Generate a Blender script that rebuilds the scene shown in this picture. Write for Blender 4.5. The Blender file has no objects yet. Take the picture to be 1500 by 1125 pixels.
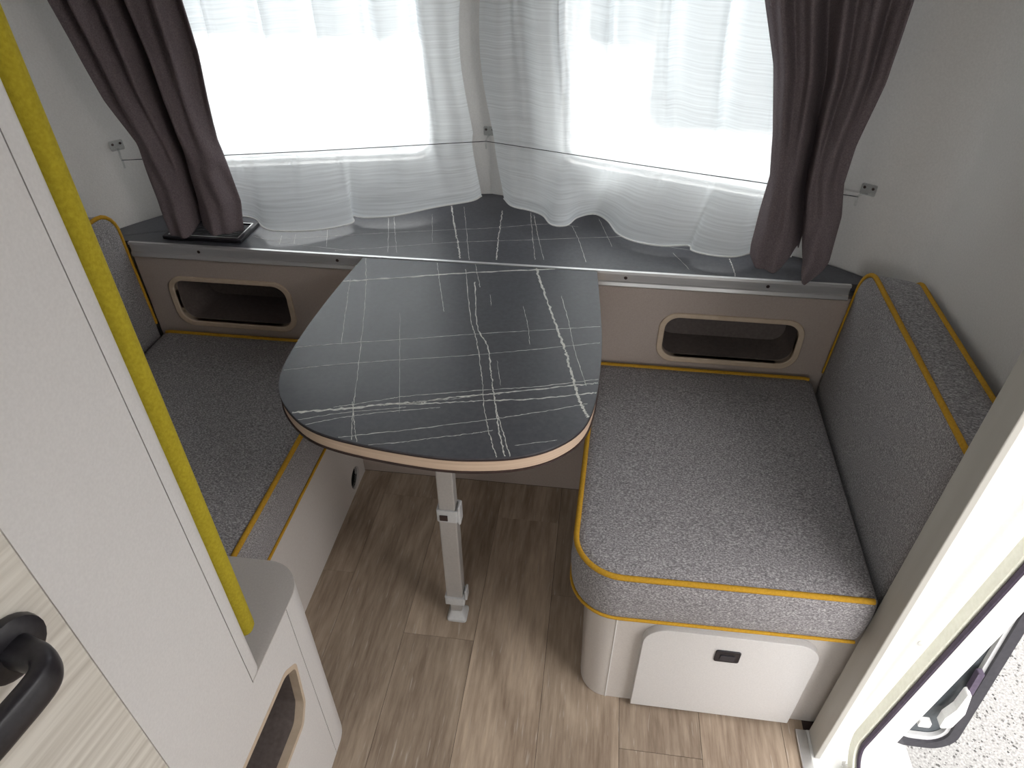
import bpy, bmesh, math, random
from mathutils import Vector, Matrix

# ---------------------------------------------------------------- camera, world, exposure
scene = bpy.context.scene
COL = scene.collection
random.seed(7)

cam_data = bpy.data.cameras.new('camera')
cam_data.sensor_fit = 'HORIZONTAL'
cam_data.sensor_width = 36.0
cam_data.lens = 36.0 * 988.12 / 1500.0
cam_data.clip_start = 0.02
cam = bpy.data.objects.new('camera', cam_data)
COL.objects.link(cam)
_p, _y, _r = math.radians(37.767), math.radians(-7.5755), math.radians(0.1702)
_f = Vector((math.sin(_y) * math.cos(_p), math.cos(_y) * math.cos(_p), -math.sin(_p)))
_rt = Vector((math.cos(_y), -math.sin(_y), 0))
_d = _f.cross(_rt)
_r2 = _rt * math.cos(_r) + _d * math.sin(_r)
_d2 = _d * math.cos(_r) - _rt * math.sin(_r)
_m = Matrix((_r2, -_d2, -_f)).transposed().to_4x4()
_m.translation = Vector((0, 0, 1.5))
cam.matrix_world = _m
scene.camera = cam

world = bpy.data.worlds.new('overcast_sky')
scene.world = world
world.use_nodes = True
bg = world.node_tree.nodes['Background']
bg.inputs['Color'].default_value = (1.0, 0.982, 0.975, 1)
bg.inputs['Strength'].default_value = 1.6

vs = scene.view_settings
vs.view_transform = 'Standard'
vs.look = 'None'
vs.gamma = 1.0
vs.use_curve_mapping = False
vs.exposure = 2.15

def portal(name, loc, direction, sx, sy):
    """daylight portal filling a real opening (guides sampling of the sky, gives no light of its own)"""
    l = bpy.data.lights.new(name, 'AREA')
    l.shape = 'RECTANGLE'; l.size = sx; l.size_y = sy
    l.cycles.is_portal = True
    o = bpy.data.objects.new(name, l); COL.objects.link(o)
    d = Vector(direction).normalized()
    o.matrix_world = Matrix.Translation(Vector(loc)) @ d.to_track_quat('-Z', 'Z').to_matrix().to_4x4()
    return o
portal('door_portal', (0.66, 0.40, 0.90), (-1, 0, 0), 0.66, 1.78)
portal('left_window_portal', (-0.745, 1.83, 1.18), (0.243, -0.97, 0), 0.66, 0.68)
portal('right_window_portal', (0.175, 1.76, 1.18), (-0.353, -0.935, 0), 0.66, 0.68)
portal('roof_hatch_portal', (-0.15, -0.75, 1.98), (0, 0, -1), 0.50, 0.50)
portal('rear_window_portal', (-0.3, -2.12, 1.25), (0, 1, 0), 1.0, 0.5)

# ---------------------------------------------------------------- materials
def nd(nt, typ, x=0, y=0, **kw):
    n = nt.nodes.new(typ); n.location = (x, y)
    for k, v in kw.items():
        setattr(n, k, v)
    return n

def base_mat(name, col, rough=0.6, metal=0.0, spec=0.5):
    m = bpy.data.materials.new(name); m.use_nodes = True
    b = m.node_tree.nodes['Principled BSDF']
    b.inputs['Base Color'].default_value = (*col, 1)
    b.inputs['Roughness'].default_value = rough
    b.inputs['Metallic'].default_value = metal
    b.inputs['Specular IOR Level'].default_value = spec
    return m, m.node_tree, b

def noise_mat(name, c1, c2, scale=40, rough=0.6, bump=0.0, detail=3, stretch=(1, 1, 1), lo=0.3, hi=0.7, metal=0.0, spec=0.4, bscale=None):
    m, nt, b = base_mat(name, c1, rough, metal, spec)
    tc = nd(nt, 'ShaderNodeTexCoord'); mp = nd(nt, 'ShaderNodeMapping')
    mp.inputs['Scale'].default_value = stretch
    nt.links.new(tc.outputs['Object'], mp.inputs['Vector'])
    nz = nd(nt, 'ShaderNodeTexNoise'); nz.inputs['Scale'].default_value = scale; nz.inputs['Detail'].default_value = detail
    nt.links.new(mp.outputs['Vector'], nz.inputs['Vector'])
    cr = nd(nt, 'ShaderNodeValToRGB')
    cr.color_ramp.elements[0].position = lo; cr.color_ramp.elements[0].color = (*c1, 1)
    cr.color_ramp.elements[1].position = hi; cr.color_ramp.elements[1].color = (*c2, 1)
    nt.links.new(nz.outputs['Fac'], cr.inputs['Fac'])
    nt.links.new(cr.outputs['Color'], b.inputs['Base Color'])
    if bump:
        src = nz
        if bscale:
            src = nd(nt, 'ShaderNodeTexNoise'); src.inputs['Scale'].default_value = bscale
            nt.links.new(mp.outputs['Vector'], src.inputs['Vector'])
        bp = nd(nt, 'ShaderNodeBump'); bp.inputs['Strength'].default_value = bump; bp.inputs['Distance'].default_value = 0.002
        nt.links.new(src.outputs['Fac'], bp.inputs['Height'])
        nt.links.new(bp.outputs['Normal'], b.inputs['Normal'])
    return m

def plank_mat():
    m, nt, b = base_mat('vinyl_oak_plank', (0.3, 0.25, 0.2), 0.55, 0, 0.35)
    tc = nd(nt, 'ShaderNodeTexCoord'); oi = nd(nt, 'ShaderNodeObjectInfo')
    off = nd(nt, 'ShaderNodeVectorMath', operation='MULTIPLY_ADD')
    off.inputs[1].default_value = (1, 1, 1)
    mul = nd(nt, 'ShaderNodeMath', operation='MULTIPLY'); mul.inputs[1].default_value = 37.0
    nt.links.new(oi.outputs['Random'], mul.inputs[0])
    nt.links.new(tc.outputs['Object'], off.inputs[0]); nt.links.new(mul.outputs[0], off.inputs[2])
    mp = nd(nt, 'ShaderNodeMapping'); mp.inputs['Scale'].default_value = (1, 0.09, 1)
    nt.links.new(off.outputs[0], mp.inputs['Vector'])
    mp2 = nd(nt, 'ShaderNodeMapping'); mp2.inputs['Scale'].default_value = (1, 0.22, 1)
    nt.links.new(off.outputs[0], mp2.inputs['Vector'])
    n1 = nd(nt, 'ShaderNodeTexNoise'); n1.inputs['Scale'].default_value = 95; n1.inputs['Detail'].default_value = 6; n1.inputs['Roughness'].default_value = 0.65
    n2 = nd(nt, 'ShaderNodeTexNoise'); n2.inputs['Scale'].default_value = 9; n2.inputs['Detail'].default_value = 3; n2.inputs['Distortion'].default_value = 1.2
    nt.links.new(mp.outputs[0], n1.inputs['Vector']); nt.links.new(mp2.outputs[0], n2.inputs['Vector'])
    c1 = nd(nt, 'ShaderNodeValToRGB')
    e = c1.color_ramp.elements
    e[0].position = 0.28; e[0].color = (0.145, 0.098, 0.067, 1); e[1].position = 0.70; e[1].color = (0.52, 0.415, 0.315, 1)
    mixf = nd(nt, 'ShaderNodeMath', operation='MULTIPLY_ADD'); mixf.inputs[1].default_value = 0.5
    hm = nd(nt, 'ShaderNodeMath', operation='MULTIPLY'); hm.inputs[1].default_value = 0.5
    nt.links.new(n2.outputs['Fac'], hm.inputs[0])
    nt.links.new(n1.outputs['Fac'], mixf.inputs[0]); nt.links.new(hm.outputs[0], mixf.inputs[2])
    nt.links.new(mixf.outputs[0], c1.inputs['Fac'])
    hsv = nd(nt, 'ShaderNodeHueSaturation')
    mr = nd(nt, 'ShaderNodeMapRange'); mr.inputs['To Min'].default_value = 0.86; mr.inputs['To Max'].default_value = 1.16
    nt.links.new(oi.outputs['Random'], mr.inputs['Value']); nt.links.new(mr.outputs[0], hsv.inputs['Value'])
    nt.links.new(c1.outputs['Color'], hsv.inputs['Color'])
    # pale pores
    n3 = nd(nt, 'ShaderNodeTexNoise'); n3.inputs['Scale'].default_value = 160; n3.inputs['Detail'].default_value = 2
    mp3 = nd(nt, 'ShaderNodeMapping'); mp3.inputs['Scale'].default_value = (1.3, 0.10, 1)
    nt.links.new(off.outputs[0], mp3.inputs['Vector']); nt.links.new(mp3.outputs[0], n3.inputs['Vector'])
    r3 = nd(nt, 'ShaderNodeValToRGB'); r3.color_ramp.elements[0].position = 0.64; r3.color_ramp.elements[1].position = 0.74
    nt.links.new(n3.outputs['Fac'], r3.inputs['Fac'])
    mx = nd(nt, 'ShaderNodeMix', data_type='RGBA'); mx.inputs[7].default_value = (0.52, 0.46, 0.40, 1)
    fm = nd(nt, 'ShaderNodeMath', operation='MULTIPLY'); fm.inputs[1].default_value = 0.55
    nt.links.new(r3.outputs['Color'], fm.inputs[0]); nt.links.new(fm.outputs[0], mx.inputs[0])
    nt.links.new(hsv.outputs['Color'], mx.inputs[6])
    nt.links.new(mx.outputs[2], b.inputs['Base Color'])
    bp = nd(nt, 'ShaderNodeBump'); bp.inputs['Strength'].default_value = 0.2; bp.inputs['Distance'].default_value = 0.001
    nt.links.new(n1.outputs['Fac'], bp.inputs['Height']); nt.links.new(bp.outputs[0], b.inputs['Normal'])
    return m

def tweed_mat(name='grey_tweed'):
    m, nt, b = base_mat(name, (0.25, 0.25, 0.26), 0.95, 0, 0.15)
    tc = nd(nt, 'ShaderNodeTexCoord')
    n1 = nd(nt, 'ShaderNodeTexNoise'); n1.inputs['Scale'].default_value = 420; n1.inputs['Detail'].default_value = 3.0; n1.inputs['Roughness'].default_value = 0.75
    mp = nd(nt, 'ShaderNodeMapping'); mp.inputs['Scale'].default_value = (0.6, 1, 1)
    nt.links.new(tc.outputs['Object'], mp.inputs['Vector']); nt.links.new(mp.outputs[0], n1.inputs['Vector'])
    cr = nd(nt, 'ShaderNodeValToRGB'); e = cr.color_ramp.elements
    e[0].position = 0.30; e[0].color = (0.095, 0.088, 0.093, 1)
    e[1].position = 0.72; e[1].color = (0.62, 0.60, 0.60, 1)
    k = cr.color_ramp.elements.new(0.5); k.color = (0.25, 0.236, 0.245, 1)
    nt.links.new(n1.outputs['Fac'], cr.inputs['Fac']); nt.links.new(cr.outputs['Color'], b.inputs['Base Color'])
    bp = nd(nt, 'ShaderNodeBump'); bp.inputs['Strength'].default_value = 0.5; bp.inputs['Distance'].default_value = 0.002
    nt.links.new(n1.outputs['Fac'], bp.inputs['Height']); nt.links.new(bp.outputs[0], b.inputs['Normal'])
    b.inputs['Sheen Weight'].default_value = 0.15
    return m

def sheer_mat():
    m = bpy.data.materials.new('white_sheer_voile'); m.use_nodes = True
    nt = m.node_tree; nt.nodes.clear()
    out = nd(nt, 'ShaderNodeOutputMaterial')
    uv = nd(nt, 'ShaderNodeUVMap'); uv.uv_map = 'UVMap'
    mp = nd(nt, 'ShaderNodeMapping'); mp.inputs['Scale'].default_value = (3.5, 260, 1)
    nt.links.new(uv.outputs[0], mp.inputs['Vector'])
    nz = nd(nt, 'ShaderNodeTexNoise'); nz.inputs['Scale'].default_value = 1.0; nz.inputs['Detail'].default_value = 3
    nt.links.new(mp.outputs[0], nz.inputs['Vector'])
    mr = nd(nt, 'ShaderNodeMapRange'); mr.inputs['From Min'].default_value = 0.3; mr.inputs['From Max'].default_value = 0.7
    mr.inputs['To Min'].default_value = 0.10; mr.inputs['To Max'].default_value = 0.32
    nt.links.new(nz.outputs['Fac'], mr.inputs['Value'])
    tp = nd(nt, 'ShaderNodeBsdfTransparent'); tp.inputs[0].default_value = (1, 1, 1, 1)
    tl = nd(nt, 'ShaderNodeBsdfTranslucent'); tl.inputs[0].default_value = (0.93, 0.97, 0.99, 1)
    df = nd(nt, 'ShaderNodeBsdfDiffuse'); df.inputs[0].default_value = (0.93, 0.96, 0.985, 1)
    m1 = nd(nt, 'ShaderNodeMixShader'); m1.inputs[0].default_value = 0.66
    nt.links.new(tl.outputs[0], m1.inputs[1]); nt.links.new(df.outputs[0], m1.inputs[2])
    m2 = nd(nt, 'ShaderNodeMixShader')
    nt.links.new(mr.outputs[0], m2.inputs[0]); nt.links.new(m1.outputs[0], m2.inputs[1]); nt.links.new(tp.outputs[0], m2.inputs[2])
    nt.links.new(m2.outputs[0], out.inputs[0])
    return m

def clear_mat(name, tint=(0.96, 0.98, 0.98), gloss=0.06):
    m = bpy.data.materials.new(name); m.use_nodes = True
    nt = m.node_tree; nt.nodes.clear()
    out = nd(nt, 'ShaderNodeOutputMaterial')
    tp = nd(nt, 'ShaderNodeBsdfTransparent'); tp.inputs[0].default_value = (*tint, 1)
    gl = nd(nt, 'ShaderNodeBsdfGlossy'); gl.inputs['Roughness'].default_value = 0.05
    mx = nd(nt, 'ShaderNodeMixShader'); mx.inputs[0].default_value = gloss
    nt.links.new(tp.outputs[0], mx.inputs[1]); nt.links.new(gl.outputs[0], mx.inputs[2]); nt.links.new(mx.outputs[0], out.inputs[0])
    return m

M = {}
M['plank'] = plank_mat()
M['tweed'] = tweed_mat()
M['sheer'] = sheer_mat()
M['glass'] = clear_mat('acrylic_glass')
M['clear_plastic'] = clear_mat('clear_plastic', (0.93, 0.94, 0.94), 0.14)
M['wall'] = noise_mat('off_white_wall_vinyl', (0.64, 0.62, 0.60), (0.70, 0.68, 0.66), 260, 0.6, 0.15)
M['greige'] = noise_mat('light_greige_laminate', (0.60, 0.56, 0.53), (0.65, 0.61, 0.58), 300, 0.45, 0.04)
M['panel'] = noise_mat('white_laminate', (0.64, 0.622, 0.612), (0.69, 0.672, 0.662), 300, 0.42, 0.04)
M['taupe'] = noise_mat('taupe_laminate', (0.40, 0.335, 0.295), (0.44, 0.375, 0.335), 300, 0.45, 0.03)
M['ledge'] = noise_mat('warm_grey_ledge', (0.47, 0.435, 0.41), (0.51, 0.475, 0.45), 300, 0.4, 0.03)
M['rim'] = noise_mat('beige_routed_rim', (0.52, 0.41, 0.30), (0.58, 0.47, 0.36), 60, 0.5, 0.03)
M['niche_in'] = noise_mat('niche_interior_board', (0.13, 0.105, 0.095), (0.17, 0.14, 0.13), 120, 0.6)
M['marble'] = noise_mat('black_stone_laminate', (0.048, 0.049, 0.058), (0.068, 0.070, 0.081), 120, 0.35, 0.03, detail=6, spec=0.5)
M['vein'] = noise_mat('pale_stone_vein', (0.46, 0.46, 0.44), (0.74, 0.73, 0.68), 170, 0.4)
M['ply'] = noise_mat('pale_beech_edge', (0.56, 0.41, 0.30), (0.68, 0.52, 0.39), 40, 0.45, 0.02, stretch=(0.15, 0.15, 9), detail=4)
M['dark_line'] = noise_mat('dark_edge_lamination', (0.035, 0.02, 0.018), (0.05, 0.03, 0.028), 80, 0.5)
M['yellow'] = noise_mat('mustard_piping', (0.42, 0.225, 0.012), (0.54, 0.30, 0.020), 300, 0.85, 0.3)
M['yellow_pad'] = noise_mat('yellow_felt_trim', (0.36, 0.285, 0.012), (0.45, 0.365, 0.020), 260, 0.9, 0.35)
M['drape'] = noise_mat('mauve_grey_linen', (0.155, 0.126, 0.134), (0.24, 0.198, 0.207), 420, 0.95, 0.35, detail=2, spec=0.1)
M['alu'] = noise_mat('brushed_aluminium', (0.66, 0.66, 0.66), (0.74, 0.74, 0.74), 60, 0.32, 0.0, stretch=(0.1, 1, 1), metal=0.85)
M['leg_grey'] = noise_mat('grey_painted_metal', (0.42, 0.40, 0.385), (0.46, 0.44, 0.42), 200, 0.38, 0.02, metal=0.25)
M['plastic_grey'] = noise_mat('light_grey_plastic', (0.50, 0.50, 0.50), (0.54, 0.54, 0.54), 200, 0.45)
M['black'] = noise_mat('black_plastic', (0.012, 0.011, 0.014), (0.022, 0.020, 0.025), 200, 0.38)
M['hole'] = noise_mat('dark_void', (0.006, 0.005, 0.005), (0.01, 0.008, 0.008), 40, 0.9)
M['white'] = noise_mat('white_plastic', (0.78, 0.78, 0.77), (0.83, 0.83, 0.82), 200, 0.4)
M['cream'] = noise_mat('cream_rubber_flange', (0.74, 0.74, 0.62), (0.80, 0.80, 0.69), 120, 0.5)
M['gasket'] = noise_mat('dark_violet_gasket', (0.060, 0.045, 0.075), (0.085, 0.065, 0.10), 120, 0.55)
M['post'] = noise_mat('grey_beige_post_laminate', (0.44, 0.425, 0.385), (0.49, 0.475, 0.435), 30, 0.5, 0.03, stretch=(1, 1, 0.1))
M['wood_door'] = noise_mat('pale_ash_veneer', (0.50, 0.46, 0.40), (0.70, 0.665, 0.60), 95, 0.5, 0.10, stretch=(1, 0.035, 1), detail=5, lo=0.32, hi=0.62)
M['frame_grey'] = noise_mat('anthracite_frame', (0.028, 0.027, 0.034), (0.040, 0.038, 0.046), 120, 0.4)
M['smoke'] = noise_mat('grey_tinted_acrylic', (0.06, 0.068, 0.075), (0.08, 0.09, 0.098), 60, 0.2)
M['gravel'] = noise_mat('pale_gravel', (0.15, 0.147, 0.141), (0.30, 0.296, 0.286), 160, 0.95, 0.6, detail=5)
M['pebble'] = noise_mat('grey_pebble', (0.02, 0.019, 0.018), (0.16, 0.155, 0.15), 25, 0.9)
M['body_white'] = noise_mat('white_caravan_sheet', (0.78, 0.79, 0.80), (0.82, 0.83, 0.84), 5, 0.35)
M['tint'] = noise_mat('tinted_caravan_window', (0.08, 0.09, 0.10), (0.10, 0.11, 0.12), 8, 0.15)
M['light_blocker'] = noise_mat('pale_grey_boards', (0.50, 0.49, 0.475), (0.60, 0.59, 0.575), 12, 0.85, 0.2, stretch=(1, 6, 0.4))
M['film'] = clear_mat('crumpled_film', (0.75, 0.74, 0.72), 0.35)

# ---------------------------------------------------------------- helpers
def link(name, me, mat=None, parent=None):
    o = bpy.data.objects.new(name, me); COL.objects.link(o)
    if mat is not None:
        me.materials.append(M[mat] if isinstance(mat, str) else mat)
    if parent is not None:
        o.parent = parent
    return o

def empty(name, loc=(0, 0, 0)):
    """root of a thing; children keep world coordinates through parts() below"""
    o = bpy.data.objects.new(name, None); COL.objects.link(o); o.location = loc
    o.empty_display_size = 0.05
    return o

def tag(o, label=None, cat=None, group=None, kind=None):
    if label: o['label'] = label
    if cat: o['category'] = cat
    if group: o['group'] = group
    if kind: o['kind'] = kind
    return o

def adopt(child, parent):
    """parent without moving: all meshes are modelled in world metres"""
    off = Vector((0, 0, 0)); p = parent
    while p is not None:
        off += p.location; p = p.parent
    child.parent = parent
    child.location = child.location - off
    return child

def from_bm(name, bm, mat, parent=None, smooth=False, bevel=0.0, seg=2, recalc=True):
    if recalc:
        bmesh.ops.recalc_face_normals(bm, faces=bm.faces)
    me = bpy.data.meshes.new(name); bm.to_mesh(me); bm.free()
    if smooth:
        me.polygons.foreach_set('use_smooth', [True] * len(me.polygons))
    o = link(name, me, mat)
    if bevel:
        md = o.modifiers.new('bevel', 'BEVEL'); md.width = bevel; md.segments = seg; md.limit_method = 'ANGLE'; md.angle_limit = math.radians(40)
        md.harden_normals = False
    if parent is not None:
        adopt(o, parent)
    return o

def smooth_angle(o, deg=35):
    me = o.data
    me.polygons.foreach_set('use_smooth', [True] * len(me.polygons))
    bm = bmesh.new(); bm.from_mesh(me)
    for e in bm.edges:
        if len(e.link_faces) == 2 and e.calc_face_angle(0) > math.radians(deg):
            e.smooth = False
    bm.to_mesh(me); bm.free()
    return o

def box_bm(bm, lo, hi):
    x0, y0, z0 = lo; x1, y1, z1 = hi
    v = [bm.verts.new(p) for p in ((x0, y0, z0), (x1, y0, z0), (x1, y1, z0), (x0, y1, z0), (x0, y0, z1), (x1, y0, z1), (x1, y1, z1), (x0, y1, z1))]
    for f in ((0, 3, 2, 1), (4, 5, 6, 7), (0, 1, 5, 4), (1, 2, 6, 5), (2, 3, 7, 6), (3, 0, 4, 7)):
        bm.faces.new([v[i] for i in f])

def box(name, lo, hi, mat, parent=None, bevel=0.0, seg=2):
    bm = bmesh.new(); box_bm(bm, lo, hi)
    return from_bm(name, bm, mat, parent, bevel=bevel, seg=seg)

def round_poly(pts, rad, n=8):
    """2D polygon with rounded corners; rad is a number or a list"""
    out = []; N = len(pts)
    for i in range(N):
        r = rad[i] if isinstance(rad, (list, tuple)) else rad
        p = Vector(pts[i]); a = Vector(pts[i - 1]) - p; b = Vector(pts[(i + 1) % N]) - p
        if r <= 1e-6:
            out.append(tuple(p)); continue
        ang = a.angle(b); t = r / math.tan(ang / 2)
        t = min(t, a.length * 0.499, b.length * 0.499); r = t * math.tan(ang / 2)
        p0 = p + a.normalized() * t; p1 = p + b.normalized() * t
        c = p + (a.normalized() + b.normalized()).normalized() * (r / math.sin(ang / 2))
        a0 = math.atan2(p0.y - c.y, p0.x - c.x); a1 = math.atan2(p1.y - c.y, p1.x - c.x)
        da = (a1 - a0 + math.pi) % (2 * math.pi) - math.pi
        for k in range(n + 1):
            q = a0 + da * k / n
            out.append((c.x + r * math.cos(q), c.y + r * math.sin(q)))
    return out

def rect(a0, a1, b0, b1, r, n=8):
    return round_poly([(a0, b0), (a1, b0), (a1, b1), (a0, b1)], r, n)

def prism(name, outline, w0, w1, fn, mat, parent=None, bevel=0.0, seg=2):
    """extrude a 2D outline (u,v) from w0 to w1; fn maps (u,v,w) to world"""
    bm = bmesh.new()
    A = [bm.verts.new(fn(u, v, w0)) for u, v in outline]; B = [bm.verts.new(fn(u, v, w1)) for u, v in outline]
    bm.faces.new(A); bm.faces.new(B[::-1]); n = len(A)
    for i in range(n):
        bm.faces.new((A[i], B[i], B[(i + 1) % n], A[(i + 1) % n]))
    o = from_bm(name, bm, mat, parent, bevel=bevel, seg=seg)
    return smooth_angle(o)

XY = lambda u, v, w: (u, v, w)
XZ = lambda u, v, w: (u, w, v)
YZ = lambda u, v, w: (w, u, v)

def holed(bm, outer, holes, w0, w1, fn):
    """board with openings: outer loop, hole loops, thickness w0..w1"""
    for w in (w0, w1):
        es = []
        for lp in [outer] + holes:
            vs_ = [bm.verts.new(fn(u, v, w)) for u, v in lp]
            for i in range(len(vs_)):
                es.append(bm.edges.new((vs_[i], vs_[(i + 1) % len(vs_)])))
        bmesh.ops.triangle_fill(bm, use_beauty=True, use_dissolve=False, edges=es)
    for lp in [outer] + holes:
        A = [bm.verts.new(fn(u, v, w0)) for u, v in lp]; B = [bm.verts.new(fn(u, v, w1)) for u, v in lp]
        for i in range(len(A)):
            bm.faces.new((A[i], A[(i + 1) % len(A)], B[(i + 1) % len(A)], B[i]))

def holed_panel(name, outer, holes, w0, w1, fn, mat, parent=None):
    bm = bmesh.new(); holed(bm, outer, holes, w0, w1, fn)
    bmesh.ops.remove_doubles(bm, verts=bm.verts, dist=1e-5)
    return smooth_angle(from_bm(name, bm, mat, parent))

def ring(name, outer, inner, w0, w1, fn, mat, parent=None, bevel=0.0):
    """frame between two loops with equal point counts"""
    bm = bmesh.new(); n = len(outer)
    L = [[bm.verts.new(fn(u, v, w)) for u, v in lp] for lp in (outer, inner) for w in (w0, w1)]
    oa, ob, ia, ib = L
    for i in range(n):
        j = (i + 1) % n
        bm.faces.new((oa[i], ob[i], ob[j], oa[j])); bm.faces.new((ia[i], ia[j], ib[j], ib[i]))
        bm.faces.new((ob[i], ib[i], ib[j], ob[j])); bm.faces.new((oa[i], oa[j], ia[j], ia[i]))
    return smooth_angle(from_bm(name, bm, mat, parent, bevel=bevel))

def pocket(name, loop, w0, w1, fn, mat, parent=None):
    """walls and back of a recess, open at w0"""
    bm = bmesh.new()
    A = [bm.verts.new(fn(u, v, w0)) for u, v in loop]; B = [bm.verts.new(fn(u, v, w1)) for u, v in loop]
    for i in range(len(A)):
        j = (i + 1) % len(A)
        bm.faces.new((A[i], A[j], B[j], B[i]))
    bm.faces.new(B)
    return smooth_angle(from_bm(name, bm, mat, parent))

def frames(pts, closed):
    n = len(pts); T = []
    for i in range(n):
        a = pts[i - 1] if (i > 0 or closed) else pts[i]; b = pts[(i + 1) % n] if (i < n - 1 or closed) else pts[i]
        T.append((b - a).normalized())
    ref = Vector((0, 0, 1)) if abs(T[0].z) < 0.9 else Vector((1, 0, 0))
    N = [(ref - T[0] * ref.dot(T[0])).normalized()]
    for i in range(1, n):
        v = N[-1] - T[i] * N[-1].dot(T[i]); N.append(v.normalized())
    return T, N

def tube_bm(bm, pts, r, closed=False, n=8, flat=1.0):
    pts = [Vector(p) for p in pts]; T, N = frames(pts, closed); R = []
    for i, p in enumerate(pts):
        rr = r[i] if isinstance(r, (list, tuple)) else r
        b = T[i].cross(N[i])
        R.append([bm.verts.new(p + (N[i] * math.cos(a) + b * math.sin(a) * flat) * rr) for a in (2 * math.pi * k / n for k in range(n))])
    m = len(R)
    for i in range(m if closed else m - 1):
        A = R[i]; B = R[(i + 1) % m]
        for k in range(n):
            bm.faces.new((A[k], A[(k + 1) % n], B[(k + 1) % n], B[k]))
    if not closed:
        bm.faces.new(R[0][::-1]); bm.faces.new(R[-1])

def tube(name, pts, r, mat, parent=None, closed=False, n=8, flat=1.0):
    bm = bmesh.new(); tube_bm(bm, pts, r, closed, n, flat)
    return smooth_angle(from_bm(name, bm, mat, parent), 50)

def catmull(pts, per=6, closed=False):
    P = [Vector(p) for p in pts]; n = len(P); out = []
    for i in range(n if closed else n - 1):
        p0 = P[(i - 1) % n] if (closed or i > 0) else P[0] * 2 - P[1]
        p1 = P[i]; p2 = P[(i + 1) % n]
        p3 = P[(i + 2) % n] if (closed or i + 2 < n) else P[-1] * 2 - P[-2]
        for k in range(per):
            t = k / per
            out.append(0.5 * ((2 * p1) + (p2 - p0) * t + (2 * p0 - 5 * p1 + 4 * p2 - p3) * t * t + (3 * p1 - p0 - 3 * p2 + p3) * t ** 3))
    if not closed:
        out.append(P[-1])
    return out

def lathe_bm(bm, prof, centre, axis, n=24):
    """prof: list of (radius, distance along axis)"""
    ax = Vector(axis).normalized(); ref = Vector((0, 0, 1)) if abs(ax.z) < 0.9 else Vector((1, 0, 0))
    u = ax.cross(ref).normalized(); v = ax.cross(u); c = Vector(centre); R = []
    for r, h in prof:
        R.append([bm.verts.new(c + ax * h + (u * math.cos(a) + v * math.sin(a)) * max(r, 1e-5)) for a in (2 * math.pi * k / n for k in range(n))])
    for A, B in zip(R[:-1], R[1:]):
        for k in range(n):
            bm.faces.new((A[k], A[(k + 1) % n], B[(k + 1) % n], B[k]))
    bm.faces.new(R[0][::-1]); bm.faces.new(R[-1])

def lathe(name, prof, centre, axis, mat, parent=None, n=24):
    bm = bmesh.new(); lathe_bm(bm, prof, centre, axis, n)
    return smooth_angle(from_bm(name, bm, mat, parent))

def struct(o):
    o['kind'] = 'structure'; return o

def veins(name, data, z, parent, inside):
    """printed stone veining as hair-thin ribbons lying on the laminate"""
    bm = bmesh.new(); rnd = random.Random(3)
    for wpx, line in data:
        if len(line) < 2: continue
        if wpx > 1.25:      # let the print run on a little, it is cut off at the laminate edge
            a, b, c, d = (Vector((*q, 0)) for q in (line[1], line[0], line[-2], line[-1]))
            line = [tuple((b + (b - a).normalized() * 0.014)[:2])] + list(line) + [tuple((d + (d - c).normalized() * 0.014)[:2])]
        pts = catmull([(x, y, 0) for x, y in line], 14)
        w = wpx * (0.00054 if wpx < 2 else 0.00070)
        prev = None
        for i, p in enumerate(pts):
            a = pts[max(i - 1, 0)]; b = pts[min(i + 1, len(pts) - 1)]
            d = (b - a)
            if d.length < 1e-6: continue
            nrm = Vector((-d.y, d.x, 0)).normalized()
            q = p + nrm * rnd.uniform(-1, 1) * 0.0011 * min(1.5, 0.5 + w * 400)
            ww = w * (0.35 + 0.75 * rnd.random()) * (0.35 if i in (0, len(pts) - 1) else 1)
            cur = None
            if inside(q):
                cur = (bm.verts.new((q + nrm * ww)[:2] + (z,)), bm.verts.new((q - nrm * ww)[:2] + (z,)))
                if prev:
                    bm.faces.new((prev[0], prev[1], cur[1], cur[0]))
            prev = cur
    return from_bm(name, bm, 'vein', parent)

def in_poly(p, poly):
    c = False; n = len(poly); x, y = p[0], p[1]
    for i in range(n):
        x1, y1 = poly[i][0], poly[i][1]; x2, y2 = poly[i - 1][0], poly[i - 1][1]
        if (y1 > y) != (y2 > y) and x < (x2 - x1) * (y - y1) / (y2 - y1) + x1:
            c = not c
    return c

# ================================================================ THE SETTING
def lerp(a, b, t): return a + (b - a) * t
def table_lookup(tab, z):
    tab = sorted(tab)
    if z <= tab[0][0]: return tab[0][1]
    for (z0, v0), (z1, v1) in zip(tab[:-1], tab[1:]):
        if z <= z1:
            t = (z - z0) / (z1 - z0); return lerp(v0, v1, t)
    return tab[-1][1]
def sstep(t):
    t = max(0.0, min(1.0, t)); return t * t * (3 - 2 * t)

CEIL = 1.95
XL, XR, YREAR = -1.30, 0.70, -2.10

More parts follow.
